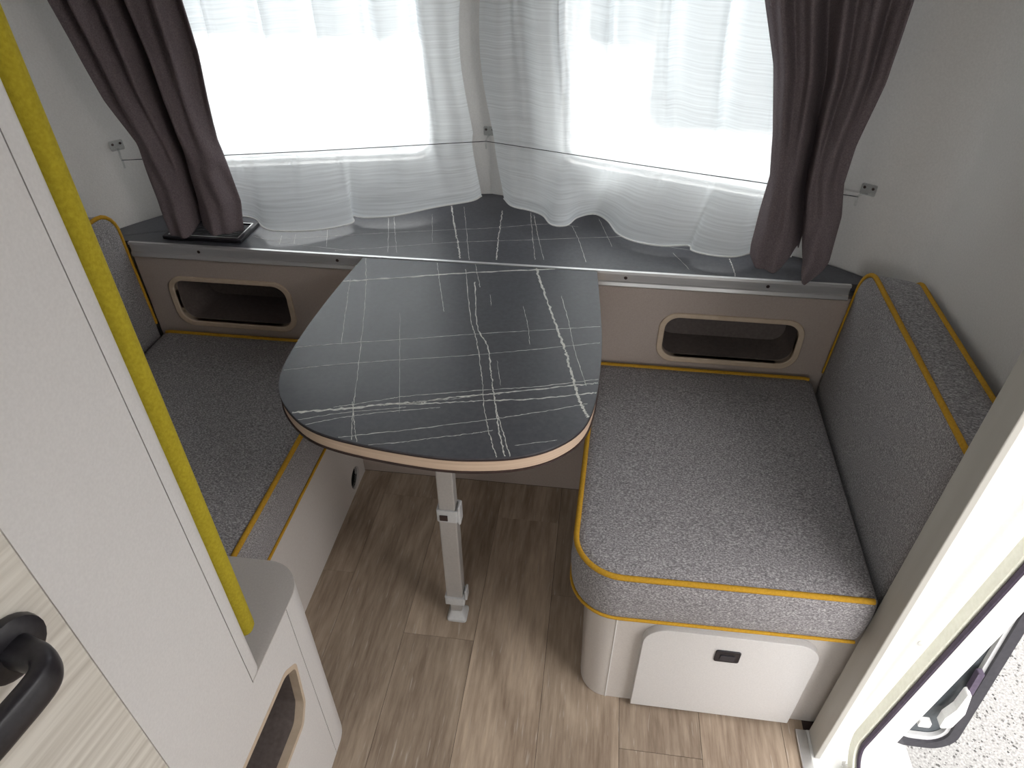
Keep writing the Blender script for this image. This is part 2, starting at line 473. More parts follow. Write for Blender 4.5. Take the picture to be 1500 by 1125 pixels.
# ---- floor: slab + individual vinyl planks
floor = struct(box('floor', (XL - 0.03, YREAR - 0.03, -0.06), (XR + 0.03, 1.90, -0.0022), 'dark_line'))
tag(floor, 'grey-brown oak-look vinyl plank floor in the aisle under the table', 'floor')
edges = [-1.092, -0.917, -0.742, -0.566, -0.390, -0.215, -0.038, 0.137, 0.312, 0.489, 0.536]
joints = [0.2, 0.7, 1.05, 1.338, 0.895, 0.36, 0.12, 0.687, 0.29, 0.5]
for i in range(len(edges) - 1):
    x0, x1 = edges[i], edges[i + 1]
    ys = [joints[i] + 0.93 * k for k in range(-4, 3)]
    cuts = [YREAR] + [y for y in ys if YREAR + 0.05 < y < 1.40] + [1.428]
    if i < 2: cuts = [c for c in cuts if c <= -0.35]
    for ya, yb in zip(cuts[:-1], cuts[1:]):
        o = box('plank', (x0 + 0.0005, ya + 0.0005, -0.002), (x1 - 0.0005, yb - 0.0005, 0.0), 'plank', None)
        # local origin at the plank centre
        c = Vector(((x0 + x1) / 2, (ya + yb) / 2, 0)); o.data.transform(Matrix.Translation(-c)); o.location = c
        adopt(o, floor)

# ---- side, rear walls, ceiling
wl = struct(box('wall_left', (XL - 0.03, YREAR, 0), (XL, 1.31, CEIL), 'wall'))
tag(wl, 'plain off-white side wall behind the left bench backrest', 'wall')
wr = struct(holed_panel('wall_right', [(YREAR, 0.0), (1.11, 0.0), (1.11, CEIL), (YREAR, CEIL)], [rect(0.02, 0.79, 0.004, 1.84, 0.05)], XR, XR + 0.03, YZ, 'wall'))
tag(wr, 'plain off-white side wall behind the right backrest, cut by the entrance door', 'wall')
wb = struct(holed_panel('wall_rear', [(XL, 0.0), (XR, 0.0), (XR, CEIL), (XL, CEIL)], [rect(-0.8, 0.2, 1.0, 1.5, 0.06)], YREAR - 0.03, YREAR, XZ, 'wall'))
tag(wb, 'off-white rear wall behind the camera with a window', 'wall')
w3 = struct(prism('window_3', rect(-0.82, 0.22, 0.98, 1.52, 0.06), YREAR - 0.025, YREAR - 0.021, XZ, 'glass'))
tag(w3, 'rear window pane behind the camera', 'window')
cl = struct(holed_panel('ceiling', [(XL - 0.03, YREAR), (XR + 0.03, YREAR), (XR + 0.03, 1.90), (XL - 0.03, 1.90)], [rect(-0.4, 0.1, -1.0, -0.5, 0.05)], CEIL, CEIL + 0.03, XY, 'wall'))
tag(cl, 'white ceiling with a roof hatch behind the camera', 'ceiling')
w4 = struct(prism('window_4', rect(-0.42, 0.12, -1.02, -0.48, 0.05), CEIL + 0.031, CEIL + 0.035, XY, 'glass'))
tag(w4, 'clear roof hatch pane above and behind the camera', 'window')

# ---- front wall: bent in the middle, rounded into the side walls
WALL = [(XL, 1.30), (-1.275, 1.43), (-1.214, 1.528), (-1.165, 1.595), (-1.105, 1.652), (-0.36, 1.839), (-0.305, 1.848), (-0.25, 1.832), (0.50, 1.549), (0.558, 1.522), (0.604, 1.485), (0.662, 1.437), (0.696, 1.380), (XR, 1.30), (XR, 1.10)]
def wall_y(x):
    for (xa, ya), (xb, yb) in zip(WALL[:-1], WALL[1:]):
        if xa <= x <= xb and xb > xa:
            return lerp(ya, yb, (x - xa) / (xb - xa))
    return 1.5
WZ0, WZ1 = 0.850, 1.50
def seg_fn(a, b):
    a = Vector((a[0], a[1], 0)); b = Vector((b[0], b[1], 0)); d = (b - a).normalized(); n = Vector((-d.y, d.x, 0))   # n points outside
    return (lambda u, v, w: tuple(a + d * u + n * w + Vector((0, 0, v)))), (b - a).length
SL, LL = seg_fn(WALL[4], WALL[5]); SR, LR = seg_fn(WALL[7], WALL[8])
holeL = rect(0.06, LL - 0.10, WZ0, WZ1, 0.05); holeR = rect(0.15, LR - 0.03, WZ0 + 0.02, WZ1, 0.05)
for nm, lo, hi, lab in (('wall_corner_left', 0, 4, 'rounded off-white wall corner behind the left curtain'), ('wall_front_left', 4, 5, 'off-white front wall around the left window'),
                        ('trim_6', 5, 7, 'plain off-white centre pillar between the two windows'), ('wall_front_right', 7, 8, 'off-white front wall around the right window'),
                        ('wall_corner_right', 8, 14, 'rounded off-white wall corner behind the right curtain')):
    bm = bmesh.new()
    if 'corner' in nm:
        run = [Vector((p.x, p.y)) for p in catmull([(x, y, 0) for x, y in WALL[lo:hi + 1]], 6)]
        lays = []
        for w in (0.0, 0.03):
            row = []
            for k, p in enumerate(run):
                t = (run[min(k + 1, len(run) - 1)] - run[max(k - 1, 0)]).normalized()
                q = p + Vector((-t.y, t.x)) * w; row.append((bm.verts.new((q.x, q.y, 0)), bm.verts.new((q.x, q.y, CEIL))))
            lays.append(row)
        for row in lays:
            for a, b in zip(row[:-1], row[1:]): bm.faces.new((a[0], b[0], b[1], a[1]))
        for k in (0, -1): bm.faces.new((lays[0][k][0], lays[0][k][1], lays[1][k][1], lays[1][k][0]))
        for e in (0, 1):
            for k in range(len(run) - 1): bm.faces.new((lays[0][k][e], lays[0][k + 1][e], lays[1][k + 1][e], lays[1][k][e]))
    for i in (() if 'corner' in nm else range(lo, hi)):
        fn, L = seg_fn(WALL[i], WALL[i + 1])
        holes = [holeL] if i == 4 else ([holeR] if i == 7 else [])
        holed(bm, [(0, 0), (L, 0), (L, CEIL), (0, CEIL)], holes, 0.0, 0.03, fn)
    tag(smooth_angle(struct(from_bm(nm, bm, 'wall')), 40), lab, 'wall')
for k, (S, h0, h1, lab) in enumerate(((SL, 0.06, LL - 0.10, 'left front window glowing white behind the sheer curtain'), (SR, 0.15, LR - 0.03, 'right front window glowing white behind the sheer curtain'))):
    zb = WZ0 + (0.02 if k else 0)
    win = struct(ring('window_%d' % (k + 1), rect(h0 - 0.012, h1 + 0.012, zb - 0.012, WZ1 + 0.012, 0.055), rect(h0 + 0.008, h1 - 0.008, zb + 0.008, WZ1 - 0.008, 0.045), 0.026, 0.05, S, 'white'))
    tag(win, lab, 'window')
    prism('pane', rect(h0 + 0.004, h1 - 0.004, zb + 0.004, WZ1 - 0.004, 0.045), 0.036, 0.040, S, 'glass', win)

# ---- wooden interior door with lever handle (left foreground)
door = box('door_1', (-0.034, -0.62, 0.01), (0.0, -0.0002, 1.90), 'wood_door', None, bevel=0.0015)
door.location = (-0.4592, 0.3033, 0); door.rotation_euler = (0, 0, math.radians(-10)); struct(door)
tag(door, 'pale ash veneer washroom door with a black lever handle', 'door')
hd = bpy.data.objects.new('door_handle', None); COL.objects.link(hd); hd.parent = door; hd.location = (0, -0.047, 0.974); hd.empty_display_size = 0.03
hd['label'] = 'black plastic lever door handle on a round rosette'
def local_child(o, parent): o.parent = parent; return o
local_child(lathe('rosette', [(0.0, 0), (0.0295, 0), (0.0305, 0.003), (0.0295, 0.009), (0.024, 0.012), (0.0, 0.012)], (0, 0, 0), (1, 0, 0), 'black'), hd)
lv = catmull([(0.008, 0, 0), (0.024, 0, 0), (0.042, -0.001, 0), (0.054, -0.014, 0.0), (0.0565, -0.05, 0), (0.0555, -0.085, -0.001), (0.052, -0.125, -0.002)], 6)
bm = bmesh.new(); P = [Vector(p) for p in lv]
T = []
R = []
for i, p in enumerate(P):
    t = (P[min(i + 1, len(P) - 1)] - P[max(i - 1, 0)]).normalized(); up = Vector((0, 0, 1)); s = t.cross(up).normalized()
    f = i / (len(P) - 1); hh = lerp(0.013, 0.0168, sstep(f * 2)); ww = lerp(0.014, 0.0095, sstep(f * 2))
    if i == len(P) - 1: hh *= 0.6; ww *= 0.6
    R.append([bm.verts.new(p + s * ww * math.copysign(abs(math.cos(a)) ** 0.7, math.cos(a)) + up * hh * math.copysign(abs(math.sin(a)) ** 0.7, math.sin(a))) for a in (2 * math.pi * k / 16 for k in range(16))])
for A, B in zip(R[:-1], R[1:]):
    for k in range(16): bm.faces.new((A[k], A[(k + 1) % 16], B[(k + 1) % 16], B[k]))
bm.faces.new(R[0]); bm.faces.new(R[-1])
local_child(smooth_angle(from_bm('lever', bm, 'black'), 50), hd)
local_child(lathe('keyhole_cover', [(0.0, 0), (0.010, 0), (0.010, 0.004), (0.0, 0.004)], (0, 0, -0.05), (1, 0, 0), 'black', None, 16), hd)

# ---- entrance doorway: post, reveal, flange with gasket, sill
tp = struct(box('trim_1', (0.545, 0.718, 0.0032), (0.557, 0.775, CEIL), 'post', None, bevel=0.002))
tag(tp, 'tall grey-beige laminated post between the right seat and the entrance doorway', 'door post')
t2 = struct(prism('trim_2', [(0.5575, 0.7215), (0.580, 0.740), (0.600, 0.757), (0.618, 0.768), (0.640, 0.774), (0.699, 0.776), (0.699, 0.7805), (0.5575, 0.7805)], 0.0035, CEIL, XY, 'white'))
tag(t2, 'bright white curved door reveal beside the grey post', 'door reveal')
cap = lathe('screw_cap', [(0.0, 0), (0.0085, 0), (0.0085, 0.0015), (0.007, 0.0022), (0.0, 0.0022)], (0.651, 0.7745, 0.372), (0.0, -1, 0), 'white', t2)
def flange_fn(u, v, w):
    return (0.600 + 0.088 * min(v, 0.9) + 0.015 * max(0.0, v - 0.9) + w, u, v)
def dloop(i): 
    # many points along the straight sides so that the leaning frame follows the wall
    lp = rect(0.06 + i, 0.742 - i, 0.012 + i, 1.82 - i, max(0.085 - i, 0.02), 10); out = []
    for a, b in zip(lp, lp[1:] + lp[:1]):
        n = max(1, int(math.dist(a, b) / 0.12)) if math.dist(a, b) > 0.3 else 1
        n = 8 if math.dist(a, b) > 0.3 else 1
        for k in range(n): out.append((lerp(a[0], b[0], k / n), lerp(a[1], b[1], k / n)))
    return out
t3 = struct(ring('trim_3', dloop(0.0), dloop(0.022), 0.0, 0.020, flange_fn, 'cream'))
tag(t3, 'cream rounded flange framing the entrance doorway', 'door frame')
bmg = bmesh.new()
tube_bm(bmg, [flange_fn(u, v, 0.012) for u, v in dloop(0.027)], 0.0065, True, 8)
gk = smooth_angle(from_bm('gasket', bmg, 'gasket', t3)); gk['label'] = 'dark violet rubber seal'
bm = bmesh.new(); strips = []
for ins, w in ((0.0335, 0.010), (0.045, 0.034), (0.045, 0.042), (0.0335, 0.042)):
    strips.append([bm.verts.new(flange_fn(u, v, w)) for u, v in dloop(ins)])
for A, B in zip(strips, strips[1:] + strips[:1]):
    for k in range(len(A)): bm.faces.new((A[k], A[(k + 1) % len(A)], B[(k + 1) % len(A)], B[k]))
smooth_angle(from_bm('outer_flange', bm, 'white', t3))
t4 = struct(box('trim_4', (0.5165, 0.05, 0.0), (0.5385, 0.775, 0.007), 'alu', None, bevel=0.0015))
tag(t4, 'narrow metal threshold strip on the floor at the doorway', 'threshold strip')
t5 = struct(box('trim_5', (0.5395, 0.05, -0.03), (0.745, 0.7780, 0.003), 'white', None, bevel=0.002))
tag(t5, 'white entrance sill at the bottom of the doorway', 'door sill')
# crumpled protective film in the corner of the sill
bm = bmesh.new(); rnd = random.Random(11); N1, N2 = 9, 12; g = []
for i in range(N1):
    g.append([bm.verts.new((0.596 + 0.045 * i / (N1 - 1) + rnd.uniform(-.003, .003) - 0.012 * j / (N2 - 1), 0.712 - 0.055 * j / (N2 - 1) + 0.05 * (i / (N1 - 1)) * (1 - j / (N2 - 1)) * 0.0 + rnd.uniform(-.002, .002), 0.006 + rnd.uniform(0, .014))) for j in range(N2)])
for i in range(N1 - 1):
    for j in range(N2 - 1): bm.faces.new((g[i][j], g[i + 1][j], g[i + 1][j + 1], g[i][j + 1]))
o = from_bm('plastic_film', bm, 'film'); tag(o, 'crumpled scrap of clear plastic film on the white entrance sill', 'plastic film')

# ---- outside
gr = struct(box('ground', (-16, -16, -0.50), (18, 18, -0.45), 'gravel')); tag(gr, 'pale gravel ground outside the entrance doorway', 'ground')
bm = bmesh.new(); rnd = random.Random(5)
for k in range(16000):
    x = rnd.uniform(0.85, 2.6); y = rnd.uniform(0.5, 2.6); s = rnd.uniform(0.002, 0.0055)
    vs_ = [bm.verts.new((x + s * dx * rnd.uniform(.7, 1.3), y + s * dy * rnd.uniform(.7, 1.3), -0.452 + s * dz)) for dx, dy, dz in ((1, 0, .3), (0, 1, .3), (-1, 0, .3), (0, -1, .3), (0, 0, .9), (0, 0, -.2))]
    for a, b in ((0, 1), (1, 2), (2, 3), (3, 0)):
        bm.faces.new((vs_[a], vs_[b], vs_[4])); bm.faces.new((vs_[b], vs_[a], vs_[5]))
o = from_bm('gravel_stones', bm, 'pebble'); tag(o, 'loose grey gravel stones on the ground outside the doorway', 'gravel', kind='stuff')

hw = empty('hatch_window', (0.76, 0.80, 0.0))
tag(hw, 'dark-framed tinted hatch pane with a white latch standing open outside the doorway', 'hatch window')
HY = lambda u, v, w: (u, 0.776 + 0.11 * (v - 0.05) + w, v)
ring('frame', rect(0.690, 0.826, 0.022, 0.95, 0.05), rect(0.704, 0.806, 0.040, 0.932, 0.04), -0.012, 0.022, HY, 'frame_grey', hw)
prism('pane', rect(0.702, 0.808, 0.038, 0.934, 0.04), 0.004, 0.008, HY, 'smoke', hw)
ring('inner_seal', rect(0.704, 0.806, 0.040, 0.932, 0.04), rect(0.714, 0.798, 0.052, 0.92, 0.03), -0.006, 0.003, HY, 'plastic_grey', hw)
lt = prism('latch', round_poly([(0.765, 0.115), (0.788, 0.125), (0.797, 0.17), (0.789, 0.23), (0.782, 0.228), (0.778, 0.18), (0.766, 0.15)], 0.006), -0.028, -0.010, HY, 'white', hw, bevel=0.002)
prism('latch_hook', rect(0.728, 0.752, 0.108, 0.124, 0.004), -0.024, -0.012, HY, 'plastic_grey', lt)
prism('latch_button', rect(0.787, 0.799, 0.215, 0.28, 0.003), -0.018, -0.006, HY, 'gasket', lt)

sd = empty('added_light_blocker', (5.0, 0.5, -0.45)); tag(sd, 'unseen pale grey boarded block added across the gravel to shade the entrance doorway', 'light_blocker', kind='structure')  # unseen building, added only to block part of the sky light at the doorway
box('wall', (4.0, -5.0, -0.45), (6.4, 7.0, 2.2), 'light_blocker', sd)
prism('roof', [(3.7, 2.2), (6.7, 2.2), (5.2, 2.9)], -5.3, 7.3, lambda u, v, w: (u, w, v), 'frame_grey', sd)
for k in range(24):
    box('board', (3.975, -5.0 + k * 0.5 + 0.01, -0.42), (3.999, -5.0 + (k + 1) * 0.5 - 0.01, 2.19), 'light_blocker', sd)
nc = empty('neighbouring_caravan', (0.6, 4.6, -0.45))
tag(nc, 'white caravan parked outside, its tinted window showing grey through the right sheer', 'caravan')
prism('body', round_poly([(3.60, -0.05), (5.7, -0.05), (5.7, 2.1), (3.75, 2.1)], [0.1, 0.1, 0.2, 0.35]), -2.6, 3.6, lambda u, v, w: (w, u, v), 'body_white', nc)
nw = prism('window', rect(0.225, 1.75, 0.435, 1.15, 0.085), 3.55, 3.60, lambda u, v, w: (u, w + 0.07 * (v + 0.05), v), 'tint', nc)
lathe('window_catch', [(0, 0), (0.055, 0), (0.055, 0.012), (0, 0.012)], (0.335, 3.580, 0.545), (0, -1, 0.0), 'black', nw)
for x0_, x1_ in ((-2.3, -1.06), (-0.99, -0.175), (-0.10, 0.195)):
    prism('window', rect(x0_, x1_, 0.81, 1.35, 0.05), 3.55, 3.60, lambda u, v, w: (u, w + 0.07 * (v + 0.05), v), 'tint', nc)
for xx in (-1.6, 2.6):
    lathe('wheel', [(0, 0), (0.33, 0), (0.35, 0.03), (0.35, 0.16), (0.33, 0.19), (0, 0.19)], (xx, 3.72, -0.10), (0, 1, 0), 'black', nc, 28)

# ================================================================ BUILT-IN FURNITURE
YB = 1.429
# ---- panel below the shelf with two niches
fp = empty('storage_panel', (-0.3, YB, 0)); tag(fp, 'taupe front panel under the shelf with two open storage niches', 'panel')
nl = (-1.100, -0.764, 0.503, 0.652); nr = (0.174, 0.518, 0.499, 0.640)
in_l = rect(nl[0] + .014, nl[1] - .014, nl[2] + .014, nl[3] - .012, 0.034); in_r = rect(nr[0] + .014, nr[1] - .014, nr[2] + .014, nr[3] - .012, 0.034)
holed_panel('board', [(-1.168, 0.0), (0.60, 0.0), (0.60, 0.706), (-1.168, 0.706)], [in_l, in_r], YB, YB + 0.016, XZ, 'taupe', fp)
for nn, inn, lab, dep in ((nl, in_l, 'beige routed rim of the left niche', 1.575), (nr, in_r, 'beige routed rim of the right niche', 1.535)):
    rm = ring('niche_rim', rect(nn[0], nn[1], nn[2], nn[3], 0.045), rect(nn[0] + .014, nn[1] - .014, nn[2] + .014, nn[3] - .012, 0.034), YB - 0.005, YB + 0.014, XZ, 'rim', fp, bevel=0.002)
    rm['label'] = lab
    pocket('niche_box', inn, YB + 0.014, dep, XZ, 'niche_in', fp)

# ---- window shelf
sh = empty('window_shelf', (-0.3, 1.6, 0.727)); tag(sh, 'black marbled shelf below the windows with an aluminium front rail', 'shelf')
shelf_poly = [(-1.272, 1.4275), (0.660, 1.4275)] + [(x - (0.004 if x > 0 else -0.004), y - 0.004) for x, y in reversed(WALL[1:-3]) if y > 1.4275]
prism('slab', shelf_poly, 0.7265, 0.745, XY, 'marble', sh)
rail_prof = [(1.4275, 0.7455), (1.4195, 0.7455), (1.4185, 0.7395), (1.4225, 0.738), (1.4225, 0.7195), (1.4190, 0.7175), (1.4170, 0.7095), (1.4190, 0.7065), (1.4275, 0.7065)]
rl = prism('aluminium_rail', rail_prof, -1.163, 0.582, lambda u, v, w: (w, u, v), 'alu', sh)
for xs in (-0.98, -0.62, 0.080, 0.403):
    lathe('screw', [(0, 0), (0.0042, 0), (0.0035, 0.0012), (0, 0.0012)], (xs, 1.4225, 0.7285), (0, -1, 0), 'dark_line', rl, 10)
TABLE_VEINS = [
 (4.6, [(-0.564, 1.295), (-0.563, 1.294), (-0.454, 1.324), (-0.262, 1.376), (-0.054, 1.421)]),
 (4.2, [(-0.131, 1.417), (-0.109, 1.333), (-0.077, 1.22), (-0.054, 1.136), (-0.036, 1.074), (-0.029, 1.037), (-0.012, 0.969), (-0.005, 0.937), (0.009, 0.901)]),
 (1.8, [(-0.289, 1.369), (-0.242, 1.172), (-0.222, 1.114), (-0.203, 1.045), (-0.182, 0.961), (-0.166, 0.885), (-0.145, 0.817), (-0.128, 0.772)]),
 (2.0, [(-0.258, 1.314), (-0.224, 1.148), (-0.191, 1.078), (-0.174, 1.004), (-0.161, 0.95), (-0.146, 0.887), (-0.132, 0.83), (-0.114, 0.774)]),
 (1.6, [(-0.554, 1.032), (-0.481, 1.053), (-0.351, 1.086), (-0.227, 1.119), (-0.101, 1.149), (0.026, 1.18)]),
 (1.5, [(-0.546, 0.958), (-0.458, 0.986), (-0.325, 1.02), (-0.189, 1.054), (-0.077, 1.088), (0.024, 1.119)]),
 (4.5, [(-0.5, 0.836), (-0.415, 0.858), (-0.339, 0.88), (-0.285, 0.893)]),
 (2.6, [(-0.285, 0.893), (-0.224, 0.915), (-0.157, 0.934), (-0.065, 0.961), (0.015, 0.985)]),
 (2.4, [(-0.339, 0.878), (-0.241, 0.897), (-0.174, 0.911), (-0.083, 0.928), (0.013, 0.956)]),
 (1.6, [(-0.417, 0.865), (-0.343, 0.894), (-0.306, 0.908), (-0.187, 0.939), (-0.086, 0.963), (0.015, 0.996)]),
 (1.2, [(-0.29, 0.894), (-0.231, 0.908), (-0.177, 0.927), (-0.145, 0.934)]),
 (1.5, [(-0.472, 0.805), (-0.407, 0.835), (-0.334, 0.86), (-0.258, 0.88)]),
 (1.4, [(-0.486, 0.817), (-0.411, 0.847), (-0.317, 0.873)]),
 (1.7, [(-0.423, 0.778), (-0.391, 0.787), (-0.283, 0.82), (-0.158, 0.861), (-0.079, 0.89), (-0.002, 0.921)]),
 (1.5, [(-0.355, 0.772), (-0.294, 0.786), (-0.24, 0.804), (-0.182, 0.822), (-0.157, 0.831)]),
 (1.2, [(-0.103, 0.804), (-0.034, 0.825)]),
 (1.3, [(-0.544, 1.417), (-0.505, 1.293), (-0.471, 1.17), (-0.43, 1.008), (-0.405, 0.905), (-0.39, 0.844), (-0.368, 0.771)]),
 (1.2, [(-0.547, 1.309), (-0.515, 1.183), (-0.48, 1.049)]),
 (1.3, [(-0.368, 1.416), (-0.339, 1.314), (-0.308, 1.209)]),
 (1.3, [(-0.274, 1.411), (-0.249, 1.321)]),
 (1.3, [(-0.059, 1.279), (-0.039, 1.189), (-0.025, 1.107), (0.003, 0.991)]),
 (0.8, [(-0.396, 1.18), (-0.311, 0.86)]),
 (1.6, [(-0.143, 0.881), (-0.127, 0.836), (-0.107, 0.777)]),
 (1.0, [(-0.14, 1.24), (-0.121, 1.161), (-0.11, 1.096)]),
 (1.3, [(-0.397, 0.867), (-0.375, 0.81), (-0.356, 0.767)]),
 (1.0, [(-0.166, 1.035), (-0.148, 0.958)]),
 (1.0, [(-0.218, 1.279), (-0.208, 1.231)]),
]
SHELF_VEINS = [
 (3.2, [(-0.396, 1.729), (-0.36, 1.594), (-0.337, 1.518), (-0.32, 1.452)]),
 (1.3, [(-0.361, 1.729), (-0.334, 1.612), (-0.297, 1.451)]),
 (2.4, [(-0.254, 1.716), (-0.246, 1.623), (-0.241, 1.556), (-0.23, 1.457)]),
 (1.4, [(-0.642, 1.525), (-0.514, 1.559), (-0.371, 1.593), (-0.245, 1.623), (-0.129, 1.659), (-0.057, 1.654)]),
 (1.5, [(-0.615, 1.445), (-0.481, 1.484), (-0.345, 1.523), (-0.177, 1.557), (0.067, 1.608)]),
 (1.2, [(-0.553, 1.649), (-0.497, 1.447)]),
 (1.2, [(-0.54, 1.658), (-0.503, 1.536), (-0.475, 1.448)]),
 (0.8, [(-0.441, 1.685), (-0.401, 1.51)]),
 (1.5, [(-0.175, 1.711), (-0.156, 1.58), (-0.139, 1.469)]),
 (1.3, [(-0.164, 1.698), (-0.142, 1.581), (-0.119, 1.471)]),
 (1.4, [(-0.056, 1.64), (-0.037, 1.568), (-0.018, 1.472)]),
 (1.2, [(0.007, 1.712), (0.03, 1.616), (0.045, 1.547)]),
 (2.0, [(0.326, 1.505), (0.328, 1.467), (0.328, 1.434)]),
 (1.2, [(-0.793, 1.506), (-0.778, 1.457)]),
 (1.1, [(-0.761, 1.518), (-0.744, 1.465)]),
 (1.2, [(-0.821, 1.475), (-0.724, 1.503), (-0.642, 1.525)]),
 (1.1, [(-0.866, 1.493), (-0.764, 1.466), (-0.544, 1.441)]),
 (1.2, [(-0.689, 1.556), (-0.657, 1.457)]),
 (1.0, [(0.192, 1.534), (0.226, 1.451)]),
 (1.1, [(0.05, 1.612), (0.218, 1.556), (0.364, 1.549)]),
]

veins('marble_veins', SHELF_VEINS, 0.7453, sh, lambda p: in_poly(p, shelf_poly) and p[1] > 1.43)

# ---- left partition cabinet with ledge, niche and yellow padded trim
pc = empty('partition_cabinet', (-0.7, 0.45, 0)); tag(pc, 'white partition cabinet in the left foreground with low ledge and open niche', 'cabinet')
hole_p = round_poly([(0.335, 0.255), (0.540, 0.250), (0.566, 0.285), (0.578, 0.395), (0.545, 0.424), (0.335, 0.432)], [0.03, 0.02, 0.03, 0.02, 0.03, 0.03], 6)
holed_panel('side_board', [(0.3035, 0.0), (0.6000, 0.0), (0.6000, 0.520), (0.4730, 0.520), (0.4730, CEIL), (0.3035, CEIL)], [hole_p], -0.477, -0.459, YZ, 'panel', pc)
cy = sum(p[0] for p in hole_p) / len(hole_p); cz = sum(p[1] for p in hole_p) / len(hole_p)
inset = [(cy + (u - cy) * 0.93, cz + (v - cz) * 0.90) for u, v in hole_p]
rm = ring('niche_rim', [(cy + (u - cy) * 1.01, cz + (v - cz) * 1.012) for u, v in hole_p], inset, -0.474, -0.4585, YZ, 'rim', pc); rm['label'] = 'pale beige rim of the cabinet niche'
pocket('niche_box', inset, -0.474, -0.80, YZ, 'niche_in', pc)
bm = bmesh.new(); box_bm(bm, (-1.294, 0.305, 0.524), (-0.478, 0.500, CEIL)); from_bm('upper_body', bm, 'panel', pc)
box('back_board', (-1.294, 0.684, 0.0), (-0.545, 0.690, 0.504), 'panel', pc)
edge = [(-0.500, 0.4745), (-0.459, 0.4745)] + [(-0.478 + 0.019 * math.cos(a), 0.487 + 0.019 * math.sin(a)) for a in (math.pi / 2 * k / 8 for k in range(9))] + [(-0.500, 0.506)]
prism('edge_profile', edge, 0.5235, CEIL, XY, 'panel', pc)
arc = [(-0.524 + 0.065 * math.cos(a), 0.625 + 0.065 * math.sin(a)) for a in (math.pi / 2 * k / 12 for k in range(13))]
arci = [(-0.524 + 0.057 * math.cos(a), 0.625 + 0.057 * math.sin(a)) for a in (math.pi / 2 * k / 12 for k in range(13))]
prism('edge_profile', [(-0.467, 0.6015), (-0.459, 0.6015)] + arc + [(-0.545, 0.690), (-0.545, 0.682)] + arci[::-1], 0.0, 0.520, XY, 'panel', pc)
prism('ledge', [(-1.294, 0.5065), (-0.5005, 0.5065), (-0.5005, 0.4742), (-0.459, 0.4742)] + arc + [(-1.294, 0.690)], 0.5203, 0.523, XY, 'ledge', pc)
yt = tube('padded_trim', [(-0.4785, 0.5225, z) for z in (0.578, 0.582, 0.590, 0.8, 1.1, 1.4, 1.7, 1.92)], [0.006, 0.012, 0.0155, 0.0158, 0.0155, 0.0158, 0.0155, 0.0155], 'yellow_pad', pc, n=16)
yt['label'] = 'yellow felt-covered padded edge'

# ---- right seat box with hatch
rb = empty('seat_box', (0.32, 1.1, 0)); tag(rb, 'light greige box under the right seat with a white hatch and black latch', 'seat box')
rb_out = round_poly([(0.047, 0.799), (0.655, 0.799), (0.655, 1.424), (0.047, 1.424)], [0.058, 0.001, 0.0, 0.0], 10)
prism('body', rb_out, 0.0, 0.358, XY, 'greige', rb)
box('seam_strip', (0.1042, 0.7975, 0.0), (0.1060, 0.7992, 0.357), 'white', rb)
ht = prism('hatch_door', round_poly([(0.160, 0.010), (0.500, 0.010), (0.500, 0.306), (0.160, 0.306)], [0.001, 0.001, 0.05, 0.05], 10), 0.7825, 0.7988, XZ, 'panel', rb, bevel=0.0015)
la = prism('latch', rect(0.304, 0.353, 0.224, 0.262, 0.005, 5), 0.7795, 0.7826, XZ, 'black', ht, bevel=0.001); la['label'] = 'black push latch'
prism('latch_button', rect(0.314, 0.343, 0.231, 0.248, 0.003, 4), 0.7782, 0.7796, XZ, 'frame_grey', la)

# ---- left seat box
lb = empty('seat_box', (-0.97, 1.05, 0)); tag(lb, 'light greige box under the left bench with a round black cable hole', 'seat box')
hc = [(1.348 + 0.034 * math.cos(a), 0.046 + 0.036 * math.sin(a)) for a in (2 * math.pi * k / 28 for k in range(28))]
holed_panel('front_board', [(0.692, 0.0), (1.424, 0.0), (1.424, 0.358), (0.692, 0.358)], [hc], -0.666, -0.652, YZ, 'greige', lb)
pocket('cable_hole', hc, -0.660, -0.698, YZ, 'hole', lb)
box('body', (-1.292, 0.692, 0.0), (-0.70, 1.424, 0.358), 'greige', lb)
box('top_board', (-0.70, 0.692, 0.342), (-0.666, 1.424, 0.358), 'greige', lb)

